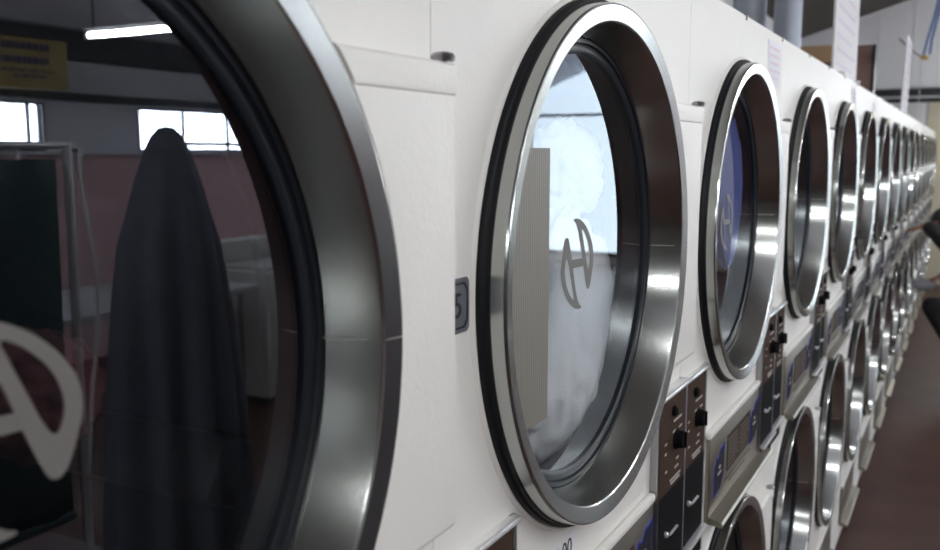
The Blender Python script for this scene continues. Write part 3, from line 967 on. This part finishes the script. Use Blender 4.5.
for a, b, ra, rb, m in BONES:
    capsule(bm, a, b, ra, rb)
def hand(bm, wrist, dirv, up, s=1.0, curl=.25):
    d = Vector(dirv).normalized()
    u = Vector(up).normalized()
    side = d.cross(u).normalized()
    w = Vector(wrist)
    out = []
    for i in range(4):
        o = (i - 1.5) * .019
        a = w + side * o * .55 + d * .015
        k = w + side * o + d * .078
        out.append((a, k, .013, .0105))
        ln = (.062, .074, .069, .052)[i]
        m_ = k + (d * math.cos(curl) - u * math.sin(curl)) * ln * .5
        e = m_ + (d * math.cos(curl * 2.6) - u * math.sin(curl * 2.6)) * ln * .5
        out.append((k, m_, .0098, .0088))
        out.append((m_, e, .0088, .0075))
    t0 = w + d * .025 - side * .018
    t1 = t0 + d * .030 - side * .026 - u * .006
    t2 = t1 + d * .030 - side * .004 - u * .006
    out += [(t0, t1, .0125, .0105), (t1, t2, .0105, .0085)]
    for a, b, ra, rb in out:
        capsule(bm, a, b, ra * s, rb * s, 8)
    return [(tuple(a), tuple(b), ra, rb, 0) for a, b, ra, rb in out]
HB = hand(bm, P(.165, -.045, 1.222), (-1, .30, -.14), (-.14, 0, 1), .95, .30)
HB += hand(bm, P(.280, .142, .868), (-.9, -.2, -.35), (-.35, 0, .9), .95, .45)
me = finish('body', bm, ['skin', 'person_black', 'person_black', 'rubber'])
tmp = bpy.data.objects.new('tmp_body', me)
COL.objects.link(tmp)
rm = tmp.modifiers.new('r', 'REMESH')
rm.mode = 'VOXEL'
rm.voxel_size = .0055
sm = tmp.modifiers.new('s', 'SMOOTH')
sm.factor = .5
sm.iterations = 3
dg = bpy.context.evaluated_depsgraph_get()
body = bpy.data.meshes.new_from_object(tmp.evaluated_get(dg))
bpy.data.objects.remove(tmp)
body.materials.clear()
for m_ in ('skin', 'person_black', 'person_black', 'rubber'):
    body.materials.append(M[m_])
ALLB = [(Vector(a), Vector(b), ra, rb, m_) for a, b, ra, rb, m_ in BONES + HB]
def bone_mat(c):
    best, bm_ = 1e9, 0
    for a, b, ra, rb, m_ in ALLB:
        d = b - a
        t = max(0, min(1, (c - a).dot(d) / d.length_squared))
        q_ = (c - (a + d * t)).length - (ra + (rb - ra) * t)
        if q_ < best:
            best, bm_ = q_, m_
    return bm_
for p in body.polygons:
    p.use_smooth = True
    p.material_index = bone_mat(p.center)
body.transform(Matrix.Translation((-.55, -PY, 0)))
put('body', body, person)
tag(cloth_lump('grey_cloth', 'person_grey', P(.165, .10, .805), (.085, .045, .045), 21, .25, 4), 'grey cloth held low by the crouching person at the right edge', 'cloth')
# head with face, child of the person
bm = bmesh.new()
bmesh.ops.create_uvsphere(bm, u_segments=32, v_segments=24, radius=1.0)
for v in bm.verts:
    x, y, z = v.co
    s = 1 - .16 * max(0, -z) ** 1.5
    nx, ny, nz = x * .098 * s, y * .077 * s, z * .118
    if x < -.75 and -.35 < z < .12:
        nx -= .018 * max(0, 1 - abs(y) * 5) * (1 - abs(z + .12) * 2.5 if abs(z + .12) < .4 else 0)
    if x < -.7 and abs(z - .05) < .12 and .2 < abs(y) < .55:
        nx += .007
    if abs(y) > .9 and abs(z) < .3 and abs(x) < .35:
        ny *= 1.14
    v.co = (nx, ny, nz)
head = finish('head', bm, 'skin', True)
H = put('head', head, person, (.285 - .55, .15, 1.225), (0, -.35, .1))
bm = bmesh.new()
bmesh.ops.create_uvsphere(bm, u_segments=28, v_segments=20, radius=1.0)
for v in list(bm.verts):
    if v.co.x < -.45 and v.co.z < .45 or v.co.z < -.55:
        bm.verts.remove(v)
for v in bm.verts:
    v.co = Vector((v.co.x * .107, v.co.y * .086, v.co.z * .126)) * (1 + .03 * noise.noise(v.co * 6))
put('hair', finish('hair', bm, 'hair', True), H)
for s in (-1, 1):
    bm = bmesh.new()
    bmesh.ops.create_icosphere(bm, subdivisions=2, radius=.010)
    put('eye', finish('eye', bm, 'paper', True), H, (-.086, s * .030, .006))
bm = bmesh.new()
add_tube(bm, [(-.089, -.022, -.056), (-.096, 0, -.058), (-.089, .022, -.056)], .005, 8)
put('mouth', finish('mouth', bm, 'maroon', True), H)
